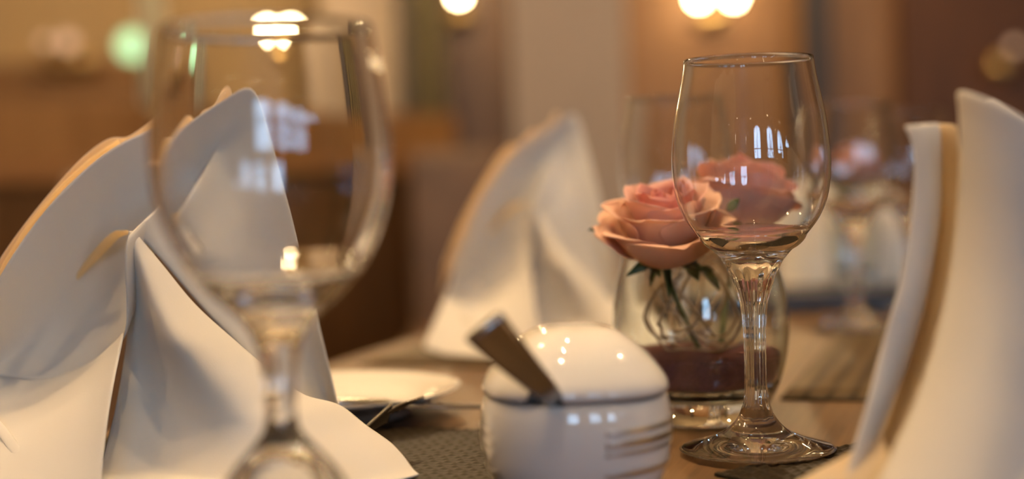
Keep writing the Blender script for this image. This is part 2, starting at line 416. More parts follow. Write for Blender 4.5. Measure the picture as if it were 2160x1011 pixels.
def matmat(name, c0, c1):
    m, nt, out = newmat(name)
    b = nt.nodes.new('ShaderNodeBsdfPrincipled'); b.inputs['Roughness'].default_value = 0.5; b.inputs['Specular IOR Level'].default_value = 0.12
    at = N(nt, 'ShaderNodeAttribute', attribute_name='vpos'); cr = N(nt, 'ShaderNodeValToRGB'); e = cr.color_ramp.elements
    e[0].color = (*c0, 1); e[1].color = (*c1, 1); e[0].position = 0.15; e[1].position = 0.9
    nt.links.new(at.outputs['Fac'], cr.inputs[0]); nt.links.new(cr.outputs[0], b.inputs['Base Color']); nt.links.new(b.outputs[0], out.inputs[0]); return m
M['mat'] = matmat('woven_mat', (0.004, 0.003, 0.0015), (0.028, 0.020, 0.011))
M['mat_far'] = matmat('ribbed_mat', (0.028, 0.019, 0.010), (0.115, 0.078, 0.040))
def placemat(corner, u, v, lu, lv, label, mode='weave', mat=None, nu=300, nv=210, amp=0.0016):
    """corner on the table, u and v unit directions; the surface is woven in real relief"""
    vs = np.zeros(((nu + 1) * (nv + 1), 3)); hh = np.zeros((nu + 1) * (nv + 1))
    a, b = np.meshgrid(np.linspace(0, lu, nu + 1), np.linspace(0, lv, nv + 1), indexing='ij')
    if mode == 'weave':
        p = 0.0085
        row = np.floor(b / (p * 0.7))
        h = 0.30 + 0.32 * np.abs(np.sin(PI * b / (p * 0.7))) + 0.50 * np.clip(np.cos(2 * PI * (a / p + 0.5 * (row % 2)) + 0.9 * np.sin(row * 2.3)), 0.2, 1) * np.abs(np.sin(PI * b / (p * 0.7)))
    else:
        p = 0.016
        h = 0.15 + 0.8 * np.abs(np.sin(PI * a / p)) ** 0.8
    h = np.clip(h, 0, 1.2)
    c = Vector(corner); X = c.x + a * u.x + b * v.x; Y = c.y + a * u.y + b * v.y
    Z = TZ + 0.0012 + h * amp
    vs = np.stack([X, Y, Z], -1).reshape(-1, 3)
    idx = np.arange((nu + 1) * (nv + 1)).reshape(nu + 1, nv + 1)
    fs = np.stack([idx[:-1, :-1], idx[1:, :-1], idx[1:, 1:], idx[:-1, 1:]], -1).reshape(-1, 4).tolist()
    verts = [tuple(q) for q in vs]; rim = list(idx[:, 0]) + list(idx[-1, 1:]) + list(idx[-2::-1, -1]) + list(idx[0, -2:0:-1])
    base = len(verts)
    for k in rim: verts.append((verts[k][0], verts[k][1], TZ + 0.0002))
    n = len(rim)
    for i in range(n): fs.append((int(rim[i]), base + i, base + (i + 1) % n, int(rim[(i + 1) % n])))
    me = mesh('placemat', verts, fs)
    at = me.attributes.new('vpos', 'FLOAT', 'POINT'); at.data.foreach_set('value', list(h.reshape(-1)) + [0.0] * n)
    o = link('placemat', me, mat or M['mat'], smooth=True); tag(o, label, 'placemat', 'woven placemats'); return o
# near left mat: far right corner hidden behind the sugar bowl
placemat(Vector((0.065, 0.845, TZ)), -pdir, -tdir, 0.32, 0.42, 'dark olive woven placemat under the large left napkin')
va = Vector((0.085, 0.065, 0)).normalized(); vb = Vector((va.y, -va.x, 0))
placemat(Vector((0.101, 0.726, TZ)), va, vb, 0.30, 0.30, 'dark woven placemat under the nearest right napkin')
placemat(Vector((0.180, 0.961, TZ)), pdir, tdir, 0.40, 0.42, 'brown ribbed placemat between the vase and right napkin', 'rib', M['mat_far'], 250, 8)
placemat(P(690, 762, 1.22) * Vector((1, 1, 0)) + pdir * 0.03, pdir, tdir, 0.30, 0.42, 'ribbed placemat under the middle napkin', 'rib', M['mat_far'], 200, 8)

# ------------------------------------------------------------------ wine glasses
def glass_profile(outer, H_, foot_r, wall=0.0011, inner_bottom=None, under=None):
    """outer: (r, z) from rim down to foot; returns a closed profile with the hollow of the bowl"""
    o = [tuple(p) for p in spline(outer, 110)]
    o = [(max(0.0005, r), z) for r, z in o]
    inner = []
    zb = inner_bottom
    # inner wall
    for r, z in o:
        if z < zb: break
        k = (z - zb) / (H_ - zb)
        ri = r - wall - 0.0022 * math.exp(-((z - zb) / 0.012))
        inner.append((ri, z))
    # inner round bottom
    r0, z0 = inner[-1]
    cut = [p for p in inner if p[1] > zb + 0.014]
    r1, z1 = cut[-1]
    bot = []
    for k in range(1, 14):
        t = k / 14 * PI / 2; bot.append((r1 * math.cos(t) ** 0.85, z1 - (z1 - zb) * math.sin(t)))
    prof = [(0, zb)] + bot[::-1] + cut[::-1]
    # rounded rim
    ro = o[0][0]; ri = cut[0][0]; zt = o[0][1]
    prof += [((ro * 0.25 + ri * 0.75), zt + wall * 0.45), ((ro * 0.75 + ri * 0.25), zt + wall * 0.45)]
    prof += o
    prof += [(foot_r * 0.995, 0.0006), (foot_r * 0.95, 0.0)] + [tuple(p) for p in spline(under, 16)]
    return prof
SR = 3820.0
pz = lambda y: 0.216 * (965 - y) / (965 - 140)
WG = [(135, 140), (139, 170), (147, 210), (157, 260), (163, 310), (166, 352), (164, 395), (157, 435), (142, 472), (118, 505), (92, 533), (70, 555), (55, 580), (43, 605), (34, 633), (27, 665), (24, 710), (22.5, 770), (23, 830), (28, 868), (40, 897), (62, 922), (95, 940), (130, 952), (158, 960), (165, 963)]
WGp = glass_profile([(r / SR, pz(y)) for r, y in WG], 0.216, 165 / SR, wall=0.0010, inner_bottom=pz(556), under=[(0.037, 0.0002), (0.026, 0.0008), (0.014, 0.0014), (0.006, 0.0018), (0, 0.0019)])
def wine_glass(loc, label, src=None, sc=1.0):
    if src is None:
        t = thing('wine_glass', label, 'glass', loc, 0, 'stemmed wine glasses')
        def facet(v):
            x, y, z = v; r = math.hypot(x, y)
            if r < 1e-6 or r > 0.022: return v
            w_ = max(0, min(1, (pz(560) - z) / 0.008)) * max(0, min(1, (z - pz(900)) / 0.008))
            w2 = max(0, 1 - abs(z - pz(548)) / 0.012)
            k = 1 + 0.012 * w2 * math.cos(14 * math.atan2(y, x) + 60 * z * 20) + 0.045 * w_ * math.cos(10 * math.atan2(y, x)) + 0.012 * w_ * math.sin(z * 900)
            return (x * k, y * k, z)
        lathe('glass_body', WGp, M['glass'], t, 160, xform=facet)
    else:
        t = tree_copy(src); t.location = loc; t['label'] = label
    t.scale = (sc, sc, sc)
    return t
def at(px, py, d=None):
    """point of the table plane seen at pixel"""
    v = CAMROT @ Vector(((px - 1080) / F, -(py - 505.5) / F, -1)); k = (TZ - EYE) / v.z
    return Vector((v.x * k, v.y * k, TZ))
MZ = 0.0032
g0 = Vector((P(1598, 965, 0.78).x, 0.78, TZ + MZ))
GL1 = wine_glass(g0, 'sharply seen clear wine glass standing in front of the rose vase')
GL2 = wine_glass(Vector((P(1436, 800, 1.10).x, 1.10, TZ)), 'blurred clear wine glass standing behind the roses', GL1)
GL3 = wine_glass(Vector((P(1806, 700, 1.357).x, 1.357, TZ + MZ)), 'far wine glass on the brown ribbed placemat', GL1)
GL4 = wine_glass(Vector((P(1925, 640, 1.50).x, 1.50, TZ)), 'farthest wine glass, beside the left edge of the right napkin', GL1, sc=1.0)
# the large glass
SL = 5321.0
lz = lambda y: (1231 - y) / SL
BG = [(222, 80), (229, 120), (240, 185), (248, 250), (252, 315), (252, 375), (246, 435), (228, 500), (203, 555), (172, 600), (138, 636), (104, 666), (72, 700), (50, 742), (39, 790), (34, 850), (34, 900), (42, 930), (64, 957), (92, 987), (116, 1018), (142, 1060), (166, 1110), (188, 1165), (205, 1205), (212, 1224)]
BGp = glass_profile([(r / SL, lz(y)) for r, y in BG], lz(80), 212 / SL, wall=0.0024, inner_bottom=lz(640), under=[(0.0365, 0.0012), (0.031, 0.0100), (0.0255, 0.0200), (0.0195, 0.031), (0.0125, 0.042), (0.006, 0.047), (0, 0.048)])
bg = thing('wine_glass', 'large blurred red wine glass in front of the left napkin', 'glass', Vector((P(606, 1200, 0.56).x, 0.56, TZ + MZ)))
lathe('glass_body', BGp, M['glass'], bg, 128)

# ------------------------------------------------------------------ napkins
def rows_between(A, B, n, m, bulge=None):
    A = spline(A, n); B = spline(B, n); rows = []
    for i in range(m):
        t = i / (m - 1); r = []
        for j in range(n):
            p = A[j] * (1 - t) + B[j] * t
            if bulge is not None: p = p + np.array(bulge(t, j / (n - 1)))
            r.append(p)
        rows.append(r)
    return rows
def pp(lst): return [tuple(P(*q)) for q in lst]
def shift(rows, c): return [[(p[0] - c[0], p[1] - c[1], max(p[2] - c[2], 0.0008)) for p in r] for r in rows]
NC = Vector((P(420, 960, 0.84).x, 0.84, TZ + MZ))      # base of the left napkin
def big_napkin(label):
    t = thing('folded_napkin', label, 'napkin', NC, 0, 'folded cream napkins')
    def sheet(name, A, B, n, m, bulge=None, mat='napkin', thick=0.0018):
        return grid_obj(name, shift(rows_between(pp(A), pp(B), n, m, bulge), NC), M[mat], t, thick, 1)
    rim = [(-70, 780, .80), (-45, 670, .80), (0, 580, .80), (50, 500, .805), (110, 424, .81), (170, 363, .82), (240, 308, .83), (310, 275, .84), (390, 240, .85), (460, 208, .86), (527, 180, .865),
           (562, 262, .865), (600, 385, .86), (640, 530, .855), (672, 680, .85), (700, 800, .845), (722, 900, .84)]
    fold = [(-60, 800, .83), (0, 792, .835), (60, 802, .84), (130, 802, .845), (190, 778, .84), (235, 740, .83), (262, 712, .79), (266, 640, .785), (262, 570, .780), (268, 498, .782), (292, 500, .80),
            (350, 562, .822), (430, 655, .835), (500, 725, .84), (570, 800, .84), (640, 870, .84), (700, 930, .84)]
    sheet('hood', rim, fold, 46, 12, lambda s, u: (0, 0.055 * math.sin(PI * s) * (0.35 + 0.65 * math.sin(PI * min(1, u * 1.5))), 0))
    # layers of cloth behind the hood, seen as stepped tips
    l1 = [(-85, 700, .81), (-10, 560, .815), (60, 460, .82), (140, 365, .83), (195, 312, .84), (240, 286, .845), (262, 292, .85), (300, 268, .853), (348, 238, .86), (372, 262, .865), (405, 300, .87)]
    l1b = [(-60, 800, .84), (10, 660, .84), (80, 560, .85), (150, 470, .86), (210, 420, .87), (250, 400, .87), (275, 395, .875), (310, 380, .88), (350, 360, .885), (372, 360, .885), (405, 370, .885)]
    sheet('outer_layer', l1, l1b, 40, 6, lambda s, u: (0, 0.012 * math.sin(PI * s), 0), 'napkin_glow')
    l2 = [(250, 330, .85), (330, 285, .86), (375, 250, .868), (395, 232, .87), (425, 222, .873), (447, 190, .878), (463, 180, .88), (474, 192, .88), (480, 225, .88), (500, 262, .88)]
    l2b = [(250, 430, .87), (330, 400, .88), (375, 390, .885), (395, 380, .885), (425, 380, .89), (447, 380, .89), (463, 380, .89), (474, 380, .89), (480, 380, .89), (500, 380, .89)]
    sheet('middle_layer', l2, l2b, 40, 6, lambda s, u: (0, 0.010 * math.sin(PI * s), 0), 'napkin_glow')
    # rolled edge along the hood rim, its yellow glow painted in
    tube('edge_glow', [tuple(Vector(q) - NC) for q in pp([(-42, 655, .806), (10, 560, .81), (60, 480, .812), (115, 412, .817), (175, 354, .826), (215, 322, .832), (250, 300, .838)])], 0.0022, M['edge_glow'], t, 40, 8, 0.5)
    # crease inside the hood, same painted glow
    def inner(px, py):
        return P(px, py, 0.868 if py < 560 else 0.872)
    cr = [(268, 490, .822), (245, 496, .835), (215, 525, .848), (180, 565, .858), (142, 612, .865)]
    tube('crease', [tuple(Vector(q) - NC) for q in pp(cr)], lambda u: 0.0030 * math.sin(PI * min(1, 0.15 + u * 0.85)) + 0.0004, M['edge_glow'], t, 24, 8, 0.6)
    # lit lower flap on the left
    fl = [(-18, 768, .845), (10, 778, .848), (35, 784, .85), (65, 789, .85), (130, 789, .85), (190, 764, .835), (235, 726, .81), (263, 696, .79)]
    flb = [(-265, 1010, .742), (-185, 1045, .725), (-70, 1085, .708), (50, 1115, .70), (110, 1125, .70), (140, 1125, .70), (180, 1120, .70), (212, 1110, .70)]
    sheet('lower_flap', fl, flb, 30, 8, lambda s, u: (0, -0.012 * math.sin(PI * s), 0))
    sheet('lower_hem', [(-22, 866, .790), (10, 898, .776), (50, 950, .748), (95, 1015, .725), (120, 1060, .710)], [(-40, 880, .784), (-8, 914, .769), (30, 970, .742), (72, 1030, .720), (100, 1075, .706)], 14, 3, thick=0.002)
    # front flap, a cone that flares out to the table on the right
    lf = [(272, 487, .795), (263, 525, .800), (268, 580, .806), (270, 640, .812), (266, 720, .815), (254, 800, .812), (238, 880, .804), (220, 950, .787), (204, 1020, .763), (190, 1080, .740)]
    rf = [(280, 487, .797), (340, 556, .800), (410, 640, .800), (490, 712, .798), (560, 772, .795), (640, 832, .792), (716, 852, .788), (772, 895, .778), (840, 945, .759), (893, 1018, .735)]
    sheet('front_flap', lf, rf, 36, 20, lambda s, u: (0, -0.052 * math.sin(PI * s ** 1.9) * min(1, u * 3.0) * (1 - 0.35 * u), 0))
    return t
NK1 = big_napkin('large cream napkin folded into a cone behind the big wine glass')
NK2 = tree_copy(NK1); NK2['label'] = 'smaller looking cream cone napkin in the middle behind the sugar bowl'
_f1 = P(268, 490, .806); _f2 = P(1112, 432, 1.31)
NK2.location = (NC.x + _f2.x - _f1.x, NC.y + _f2.y - _f1.y, NC.z)
NK2.scale = (0.8, 0.9, 1.0); NK2.location.x = _f2.x - 0.8 * (_f1.x - NC.x); NK2.location.y = _f2.y - 0.9 * (_f1.y - NC.y)

def right_napkin():
    c = Vector((P(2040, 980, .66).x, .66, TZ + MZ))
    t = thing('folded_napkin', 'large cream napkin with a yellow fold cut by the right side', 'napkin', c, 0, 'folded cream napkins')
    def sheet(name, A, B, n, m, bulge=None, mat='napkin', thick=0.0018):
        return grid_obj(name, shift(rows_between(pp(A), pp(B), n, m, bulge), c), M[mat], t, thick, 1)
    a = [(1903, 264, .64), (1920, 292, .638), (1927, 340, .636), (1924, 420, .634), (1912, 520, .63), (1890, 620, .625), (1856, 740, .62), (1825, 860, .61), (1795, 960, .60), (1768, 1060, .59), (1740, 1150, .585)]
    b = [(1982, 258, .655), (1984, 300, .655), (1986, 350, .655), (1984, 430, .652), (1972, 530, .65), (1951, 630, .645), (1918, 750, .64), (1874, 870, .63), (1832, 965, .62), (1797, 1060, .61), (1770, 1150, .60)]
    sheet('left_fold', a, b, 36, 8, lambda s, u: (0, -0.006 * math.sin(PI * s), 0))
    a2 = [(1936, 258, .67), (1940, 300, .668), (1944, 350, .666), (1942, 430, .664), (1930, 530, .66), (1908, 630, .655), (1876, 750, .65), (1845, 870, .64), (1815, 965, .63), (1780, 1060, .62), (1750, 1150, .61)]
    b2 = [(2020, 262, .645), (2024, 300, .645), (2028, 350, .645), (2028, 430, .643), (2018, 530, .64), (2000, 630, .635), (1975, 750, .628), (1938, 870, .618), (1896, 965, .607), (1860, 1060, .597), (1830, 1150, .588)]
    sheet('inner_fold', a2, b2, 36, 6, None, 'napkin_glow')
    # main panel
    m0 = [(2014, 194, .62), (2020, 240, .62), (2022, 330, .62), (2018, 430, .62), (2006, 540, .618), (1988, 640, .613), (1960, 750, .605), (1925, 850, .595), (1885, 940, .585), (1845, 1020, .575), (1800, 1110, .565)]
    m1 = [(2300, 455, .70), (2300, 470, .70), (2300, 495, .70), (2300, 540, .695), (2300, 600, .69), (2300, 680, .68), (2300, 760, .67), (2300, 860, .66), (2300, 940, .65), (2300, 1020, .64), (2300, 1110, .63)]
    def bul(s, u):
        top = max(0, 1 - u * 8)
        return (0, -0.045 * math.sin(PI * s ** 0.75) , 0.002 * top)
    sheet('main_panel', m0, m1, 40, 20, bul)
    # second tip behind the panel
    t0 = [(2066, 262, .66), (2070, 225, .665), (2080, 204, .668), (2100, 208, .67), (2150, 240, .675), (2230, 292, .68), (2320, 350, .69)]
    t1 = [(2066, 420, .665), (2070, 400, .67), (2080, 400, .675), (2110, 400, .68), (2160, 420, .685), (2240, 450, .69), (2320, 480, .70)]
    sheet('back_panel', t0, t1, 24, 5, None)
    # lower overlapping flap
    q0 = [(1870, 1030, .566), (1945, 985, .572), (2020, 948, .578), (2090, 912, .585), (2160, 876, .592), (2240, 838, .602), (2310, 800, .612)]
    q1 = [(1840, 1200, .545), (1920, 1200, .545), (2000, 1200, .545), (2080, 1200, .55), (2160, 1200, .555), (2240, 1200, .56), (2310, 1200, .57)]
    sheet('lower_flap', q0, q1, 30, 6, lambda s, u: (0, -0.012 * math.sin(PI * s), 0))
    # warm foot of the napkin spreading onto the mat
    s0 = [(1855, 900, .625), (1820, 935, .622), (1770, 968, .62), (1720, 994, .615), (1672, 1022, .61)]
    s1 = [(1875, 1090, .575), (1850, 1100, .575), (1810, 1105, .575), (1760, 1108, .58), (1700, 1110, .585)]
    sheet('foot_fold', s0, s1, 20, 8, lambda s, u: (0, -0.010 * math.sin(PI * s), 0.004 * math.sin(PI * s)), 'napkin_glow')
    return t
NK3 = right_napkin()

# ------------------------------------------------------------------ sugar bowl
SBC = Vector((P(1214, 900, .68).x, .68, TZ))
sb = thing('sugar_bowl', 'round white china sugar bowl with silver stripes and notched lid', 'sugar bowl', SBC, R(8))
def sq(v, e=2.7):
    x, y, z = v; r = math.hypot(x, y)
    if r < 1e-6: return v
    a = math.atan2(y, x); k = 1 / (abs(math.cos(a)) ** e + abs(math.sin(a)) ** e) ** (1 / e); k = 1 + (k - 1) * 0.45
    return (x * k * 0.955, y * k * 0.955, z)
body = [(0, 0.0), (0.026, 0.0), (0.033, 0.002), (0.040, 0.009), (0.0455, 0.020), (0.0475, 0.032), (0.0478, 0.042), (0.0468, 0.050), (0.0455, 0.0535), (0.0440, 0.0540), (0.0432, 0.052), (0.0445, 0.042), (0.044, 0.030), (0.040, 0.015), (0.030, 0.006), (0, 0.005)]
lathe('bowl_body', [tuple(p) for p in spline(body, 70)], M['china'], sb, 96, xform=sq)
def lid():
    outer = spline([(0.0462, 0.0555), (0.0467, 0.0575), (0.0457, 0.0610), (0.0427, 0.0655), (0.0382, 0.0710), (0.033, 0.0762), (0.027, 0.0808), (0.020, 0.0845), (0.010, 0.0862), (0, 0.0865)], 36)
    inner = [(r * 0.94, z - 0.0035) for r, z in outer[::-1]]
    prof = [tuple(p) for p in outer][::-1] ; prof = [(r, z) for r, z in prof]
    seg = 144
    vs, fs = [], []
    full = [(r, z) for r, z in prof] + [(max(r * 0.93, 0.0), max(0.0555, z - 0.0035)) for r, z in prof[::-1]]
    an = R(-118)
    for r, z in full:
        for i in range(seg):
            a = 2 * PI * i / seg
            da = (a - an + PI) % (2 * PI) - PI
            lift = 0.011 * math.sqrt(max(0, 1 - (da / 0.17) ** 2))
            zz = max(z, 0.0555 + lift)
            x, y, _ = sq((r * math.cos(a), r * math.sin(a), 0), 3.4)
            # gently folded crown: two soft ridges run down from the flat top
            rid = 0.0007 * math.cos(4 * a) * (r / 0.046) ** 1.0 * (1 - (r / 0.0468) ** 6)
            vs.append((x, y, zz - rid))
    for k in range(len(full) - 1):
        for i in range(seg):
            j = (i + 1) % seg
            fs.append((k * seg + i, k * seg + j, (k + 1) * seg + j, (k + 1) * seg + i))
    me = mesh('lid', vs, fs); bm = bmesh.new(); bm.from_mesh(me); bmesh.ops.remove_doubles(bm, verts=bm.verts, dist=1e-5); bmesh.ops.recalc_face_normals(bm, faces=bm.faces); bm.to_mesh(me); bm.free()
    return link('lid', me, M['china'], sb)
lid()
def stripe(zc, half, a0, a1, tilt=0.0):
    prof = [tuple(p) for p in spline(body[2:9], 60)]
    def rad(z):
        for i in range(len(prof) - 1):
            if prof[i][1] <= z <= prof[i + 1][1]:
                t = (z - prof[i][1]) / (prof[i + 1][1] - prof[i][1] + 1e-9); return prof[i][0] * (1 - t) + prof[i + 1][0] * t
        return prof[-1][0]
    rows = []
    for k in range(5):
        row = []
        for i in range(61):
            a = a0 + (a1 - a0) * i / 60; z = zc + half * (k / 2 - 1) + tilt * (i / 60); r = rad(z) + 0.0003
            row.append(sq((r * math.cos(a), r * math.sin(a), z)))
        rows.append(row)
    o = grid_obj('stripe', rows, M['silverband'], sb, thick=0.0003, sub=0)
for z, hf in ((0.0405, 0.0011), (0.0350, 0.0016), (0.0305, 0.0009), (0.0205, 0.0013), (0.011, 0.0013)):
    stripe(z, hf, R(-83), R(35), 0.002); stripe(z - 0.002, hf, R(-210), R(-155), 0.001)
# sugar spoon: thick handle out of the notch
sp0 = Vector(SBC); 
hp = [Vector((P(1190, 880, .665)[0:3])), P(1166, 838, .632), P(1120, 792, .615), P(1068, 740, .598), P(1020, 688, .585)]
sp = thing('sugar_spoon', 'steel sugar spoon leaning out of the lid notch', 'spoon', hp[1])
def ribbon(name, pts, wid, thk, mat, parent, org, n=30, side=None):
    C = [Vector(p) for p in spline([tuple(q) for q in pts], n)]; vs, fs = [], []
    for i, c in enumerate(C):
        t = (C[min(i + 1, n - 1)] - C[max(i - 1, 0)]).normalized()
        s = (side or Vector((0, 0, 1)).cross(t)); s = (s - t * s.dot(t)).normalized(); u = t.cross(s)
        wd = wid(i / (n - 1)); th = thk(i / (n - 1))
        for k in range(12):
            a = 2 * PI * k / 12
            ca, sa = math.cos(a), math.sin(a)
            vs.append(c - org + s * wd * math.copysign(abs(ca) ** 0.6, ca) + u * th * math.copysign(abs(sa) ** 0.6, sa))
    for i in range(n - 1):
        for k in range(12):
            k2 = (k + 1) % 12; fs.append((i * 12 + k, i * 12 + k2, (i + 1) * 12 + k2, (i + 1) * 12 + k))
    fs.append(tuple(range(12))[::-1]); fs.append(tuple((n - 1) * 12 + k for k in range(12)))
    return link(name, mesh(name, vs, fs), mat, parent)
ribbon('handle', hp, lambda u: 0.0028 + 0.0085 * max(0, u - 0.22) ** 0.8, lambda u: 0.0014 + 0.0008 * u, M['steel'], sp, hp[1], side=Vector((1, 0.1, 0.6)))
bm = bmesh.new(); bmesh.ops.create_uvsphere(bm, u_segments=24, v_segments=12, radius=1)
bmesh.ops.scale(bm, verts=bm.verts, vec=(0.008, 0.012, 0.003)); bmesh.ops.translate(bm, verts=bm.verts, vec=hp[0] - hp[1] + Vector((0.002, 0.006, -0.006)))
bmo('spoon_bowl', bm, M['steel'], sp, True)

# ------------------------------------------------------------------ plate, knife, fork
plc = Vector((P(700, 830, .955).x, .955, TZ))
pl = thing('bread_plate', 'white china plate behind the large left napkin', 'plate', plc)
pprof = [(0, 0.004), (0.045, 0.004), (0.055, 0.006), (0.064, 0.012), (0.078, 0.0165), (0.0865, 0.0195), (0.0872, 0.0185), (0.079, 0.0145), (0.066, 0.0095), (0.056, 0.0025), (0.052, 0.0), (0.047, 0.0015), (0, 0.0025)]
lathe('plate_disc', [tuple(p) for p in spline(pprof, 60)], M['china'], pl, 96)
kn = [P(560, 852, .875), P(700, 850, .88), P(820, 853, .89), P(920, 856, .90), P(1015, 858, .905)]
k0 = thing('table_knife', 'steel table knife resting across the plate rim', 'knife', kn[0])
ribbon('handle', kn[:3], lambda u: 0.0055 - 0.001 * u, lambda u: 0.0028, M['steel'], k0, kn[0], side=Vector((0, 1, 0.05)))
ribbon('blade', kn[2:], lambda u: 0.0075 * (1 - 0.5 * u * u), lambda u: 0.0012, M['steel'], k0, kn[0], side=Vector((0, 1, 0.05)))
fk = [P(640, 985, .80), P(700, 955, .80), P(765, 912, .81), P(820, 872, .825), P(848, 855, .83)]
f0 = thing('table_fork', 'steel fork lying by the left napkin with its tines raised', 'fork', fk[0])
ribbon('handle', fk[:3] , lambda u: 0.0045, lambda u: 0.0018, M['steel'], f0, fk[0], side=Vector((0.5, 1, 0.0)))
ribbon('fork_neck', fk[2:4], lambda u: 0.003 + 0.006 * u, lambda u: 0.0014, M['steel'], f0, fk[0], n=12, side=Vector((0.5, 1, 0.0)))
sdv = Vector((0.5, 1, 0)).normalized()
for k in range(4):
    off = sdv * (k - 1.5) * 0.0052
    pa, pb, pc = fk[3] + off, fk[4] + off, P(880, 842, .84) + off
    tube('tine', [tuple(pa - fk[0]), tuple(pb - fk[0]), tuple(pc - fk[0])], lambda u: 0.0013 * (1 - 0.5 * u), M['steel'], f0, 10, 8)

# ------------------------------------------------------------------ vase with roses
VC = Vector((P(1482, 885, .90).x, .90, TZ))
vs_ = thing('glass_vase', 'rounded clear glass tumbler vase holding two roses', 'vase', VC)
vout = [(0.0455, 0.118), (0.0500, 0.100), (0.0545, 0.080), (0.0562, 0.062), (0.0550, 0.045), (0.0510, 0.028), (0.0445, 0.013), (0.0390, 0.004), (0.0360, 0.0)]
vo = [tuple(p) for p in spline(vout, 40)]
vi = [(r - 0.0028, z) for r, z in vo if z > 0.022]
prof = [(0, 0.017), (0.032, 0.017), (0.039, 0.0195)] + vi[::-1] + [(vo[0][0] - 0.0014, 0.1192)] + vo + [(0.03, 0.0), (0.0, 0.003)]
lathe('vase_wall', prof, M['vglass'], vs_, 96)
sprof = [(0, 0.0175), (0.032, 0.0175)] + [(r - 0.0034, z) for r, z in vo[::-1] if 0.022 < z < 0.043] + [(0.049, 0.0438), (0.02, 0.0452), (0, 0.045)]
sd = lathe('sand', sprof, M['sand'], None, 64); sd.location = VC
tag(sd, 'plum coloured decorative sand filling the bottom of the vase', 'sand', kind='stuff')
# loops of wire inside the vase
wc = thing('wire_coil', 'loose coil of brown rattan wire inside the vase', 'decoration', VC + Vector((0, 0, 0.045)))
random.seed(21)
for k in range(9):
    ax = Vector((random.uniform(-1, 1), random.uniform(-1, 1), random.uniform(-0.6, 0.6))).normalized()
    e1 = ax.orthogonal().normalized(); e2 = ax.cross(e1); r = random.uniform(0.022, 0.036); cc = Vector((random.uniform(-0.014, 0.010), random.uniform(-0.01, 0.01), random.uniform(0.026, 0.036)))
    a0 = random.uniform(0, 2 * PI); pts = []
    for i in range(12):
        a = a0 + i / 11 * random.uniform(4.2, 5.6); q = cc + e1 * math.cos(a) * r * (1 + 0.03 * i) + e2 * math.sin(a) * r
        q.z = min(max(q.z, 0.001), 0.074); hr = math.hypot(q.x, q.y)
        if hr > 0.047: q.x *= 0.047 / hr; q.y *= 0.047 / hr
        pts.append(tuple(q))
    tube('wire_loop', pts, 0.0009, M['wire'], wc, 60, 8)

def petal(name, phi, r0, r1, z0, z1, wid, cup, roll, mat, parent, tip=0.25, tilt=0.0, seed=0):
    rs = random.Random(seed); nu, nv = 17, 15; rows = []; vp = []
    w1 = rs.uniform(-1, 1) * 0.06; w2 = rs.uniform(0, 6)
    for i in range(nv):
        v = i / (nv - 1); row = []
        for j in range(nu):
            u = -1 + 2 * j / (nu - 1)
            vv = v * (1 - tip * 0.45 * (abs(u) ** 3.6) * v)
            rr = r0 + (r1 - r0) * (math.sin(vv * PI / 2) ** cup)
            rr += roll * max(0, vv - 0.72) ** 1.5 * 6.5
            z = z0 + (z1 - z0) * vv - roll * max(0, vv - 0.80) ** 1.3 * 5.0
            z += (0.0012 * math.sin(3.1 * u + w2) + 0.0007 * math.sin(7 * u + 2 * w2)) * v * v; rr += 0.0010 * math.sin(4.3 * u + w2 * 1.7) * v
            al = wid * u * (math.sin(min(1, v * 1.05 + 0.12) * PI * 0.55) ** 0.8) * math.sqrt(max(0.0, 1 - 0.96 * v ** 11))
            a = phi + al + w1
            rr *= (1 + 0.05 * u * u * v * (1 if roll > 0 else -1))
            row.append((rr * math.cos(a), rr * math.sin(a), z + tilt * (rr * math.cos(al))))
            vp.append(v)
        rows.append(row)
    nr, nc = nv, nu
    vs = [p for r in rows for p in r]
    fs = [(i * nc + j, i * nc + j + 1, (i + 1) * nc + j + 1, (i + 1) * nc + j) for i in range(nr - 1) for j in range(nc - 1)]
    me = mesh(name, vs, fs); at_ = me.attributes.new('vpos', 'FLOAT', 'POINT'); at_.data.foreach_set('value', vp)
    o = link(name, me, mat, parent)
    s = o.modifiers.new('Solidify', 'SOLIDIFY'); s.thickness = 0.0005; s.offset = 0
    s = o.modifiers.new('Subdivision', 'SUBSURF'); s.levels = 1; s.render_levels = 1
    return o
def leaf(name, p0, p1, wid, parent, mat=None):
    p0, p1 = Vector(p0), Vector(p1); d = (p1 - p0); t = d.normalized(); s = t.cross(Vector((0.2, -1, 0.3))).normalized(); up = s.cross(t); rows = []
    for i in range(13):
        v = i / 12; wv = wid * math.sin(PI * v ** 0.75) ** 0.9 + 0.0002
        c = p0 + d * v - Vector((0, 0, 1)) * 0.25 * d.length * v * v * 0.3
        rows.append([tuple(c + s * wv * (k / 3) + up * 0.25 * wv * abs(k / 3)) for k in range(-3, 4)])
    return grid_obj(name, rows, mat or M['leaf'], parent, thick=0.0004, sub=1)
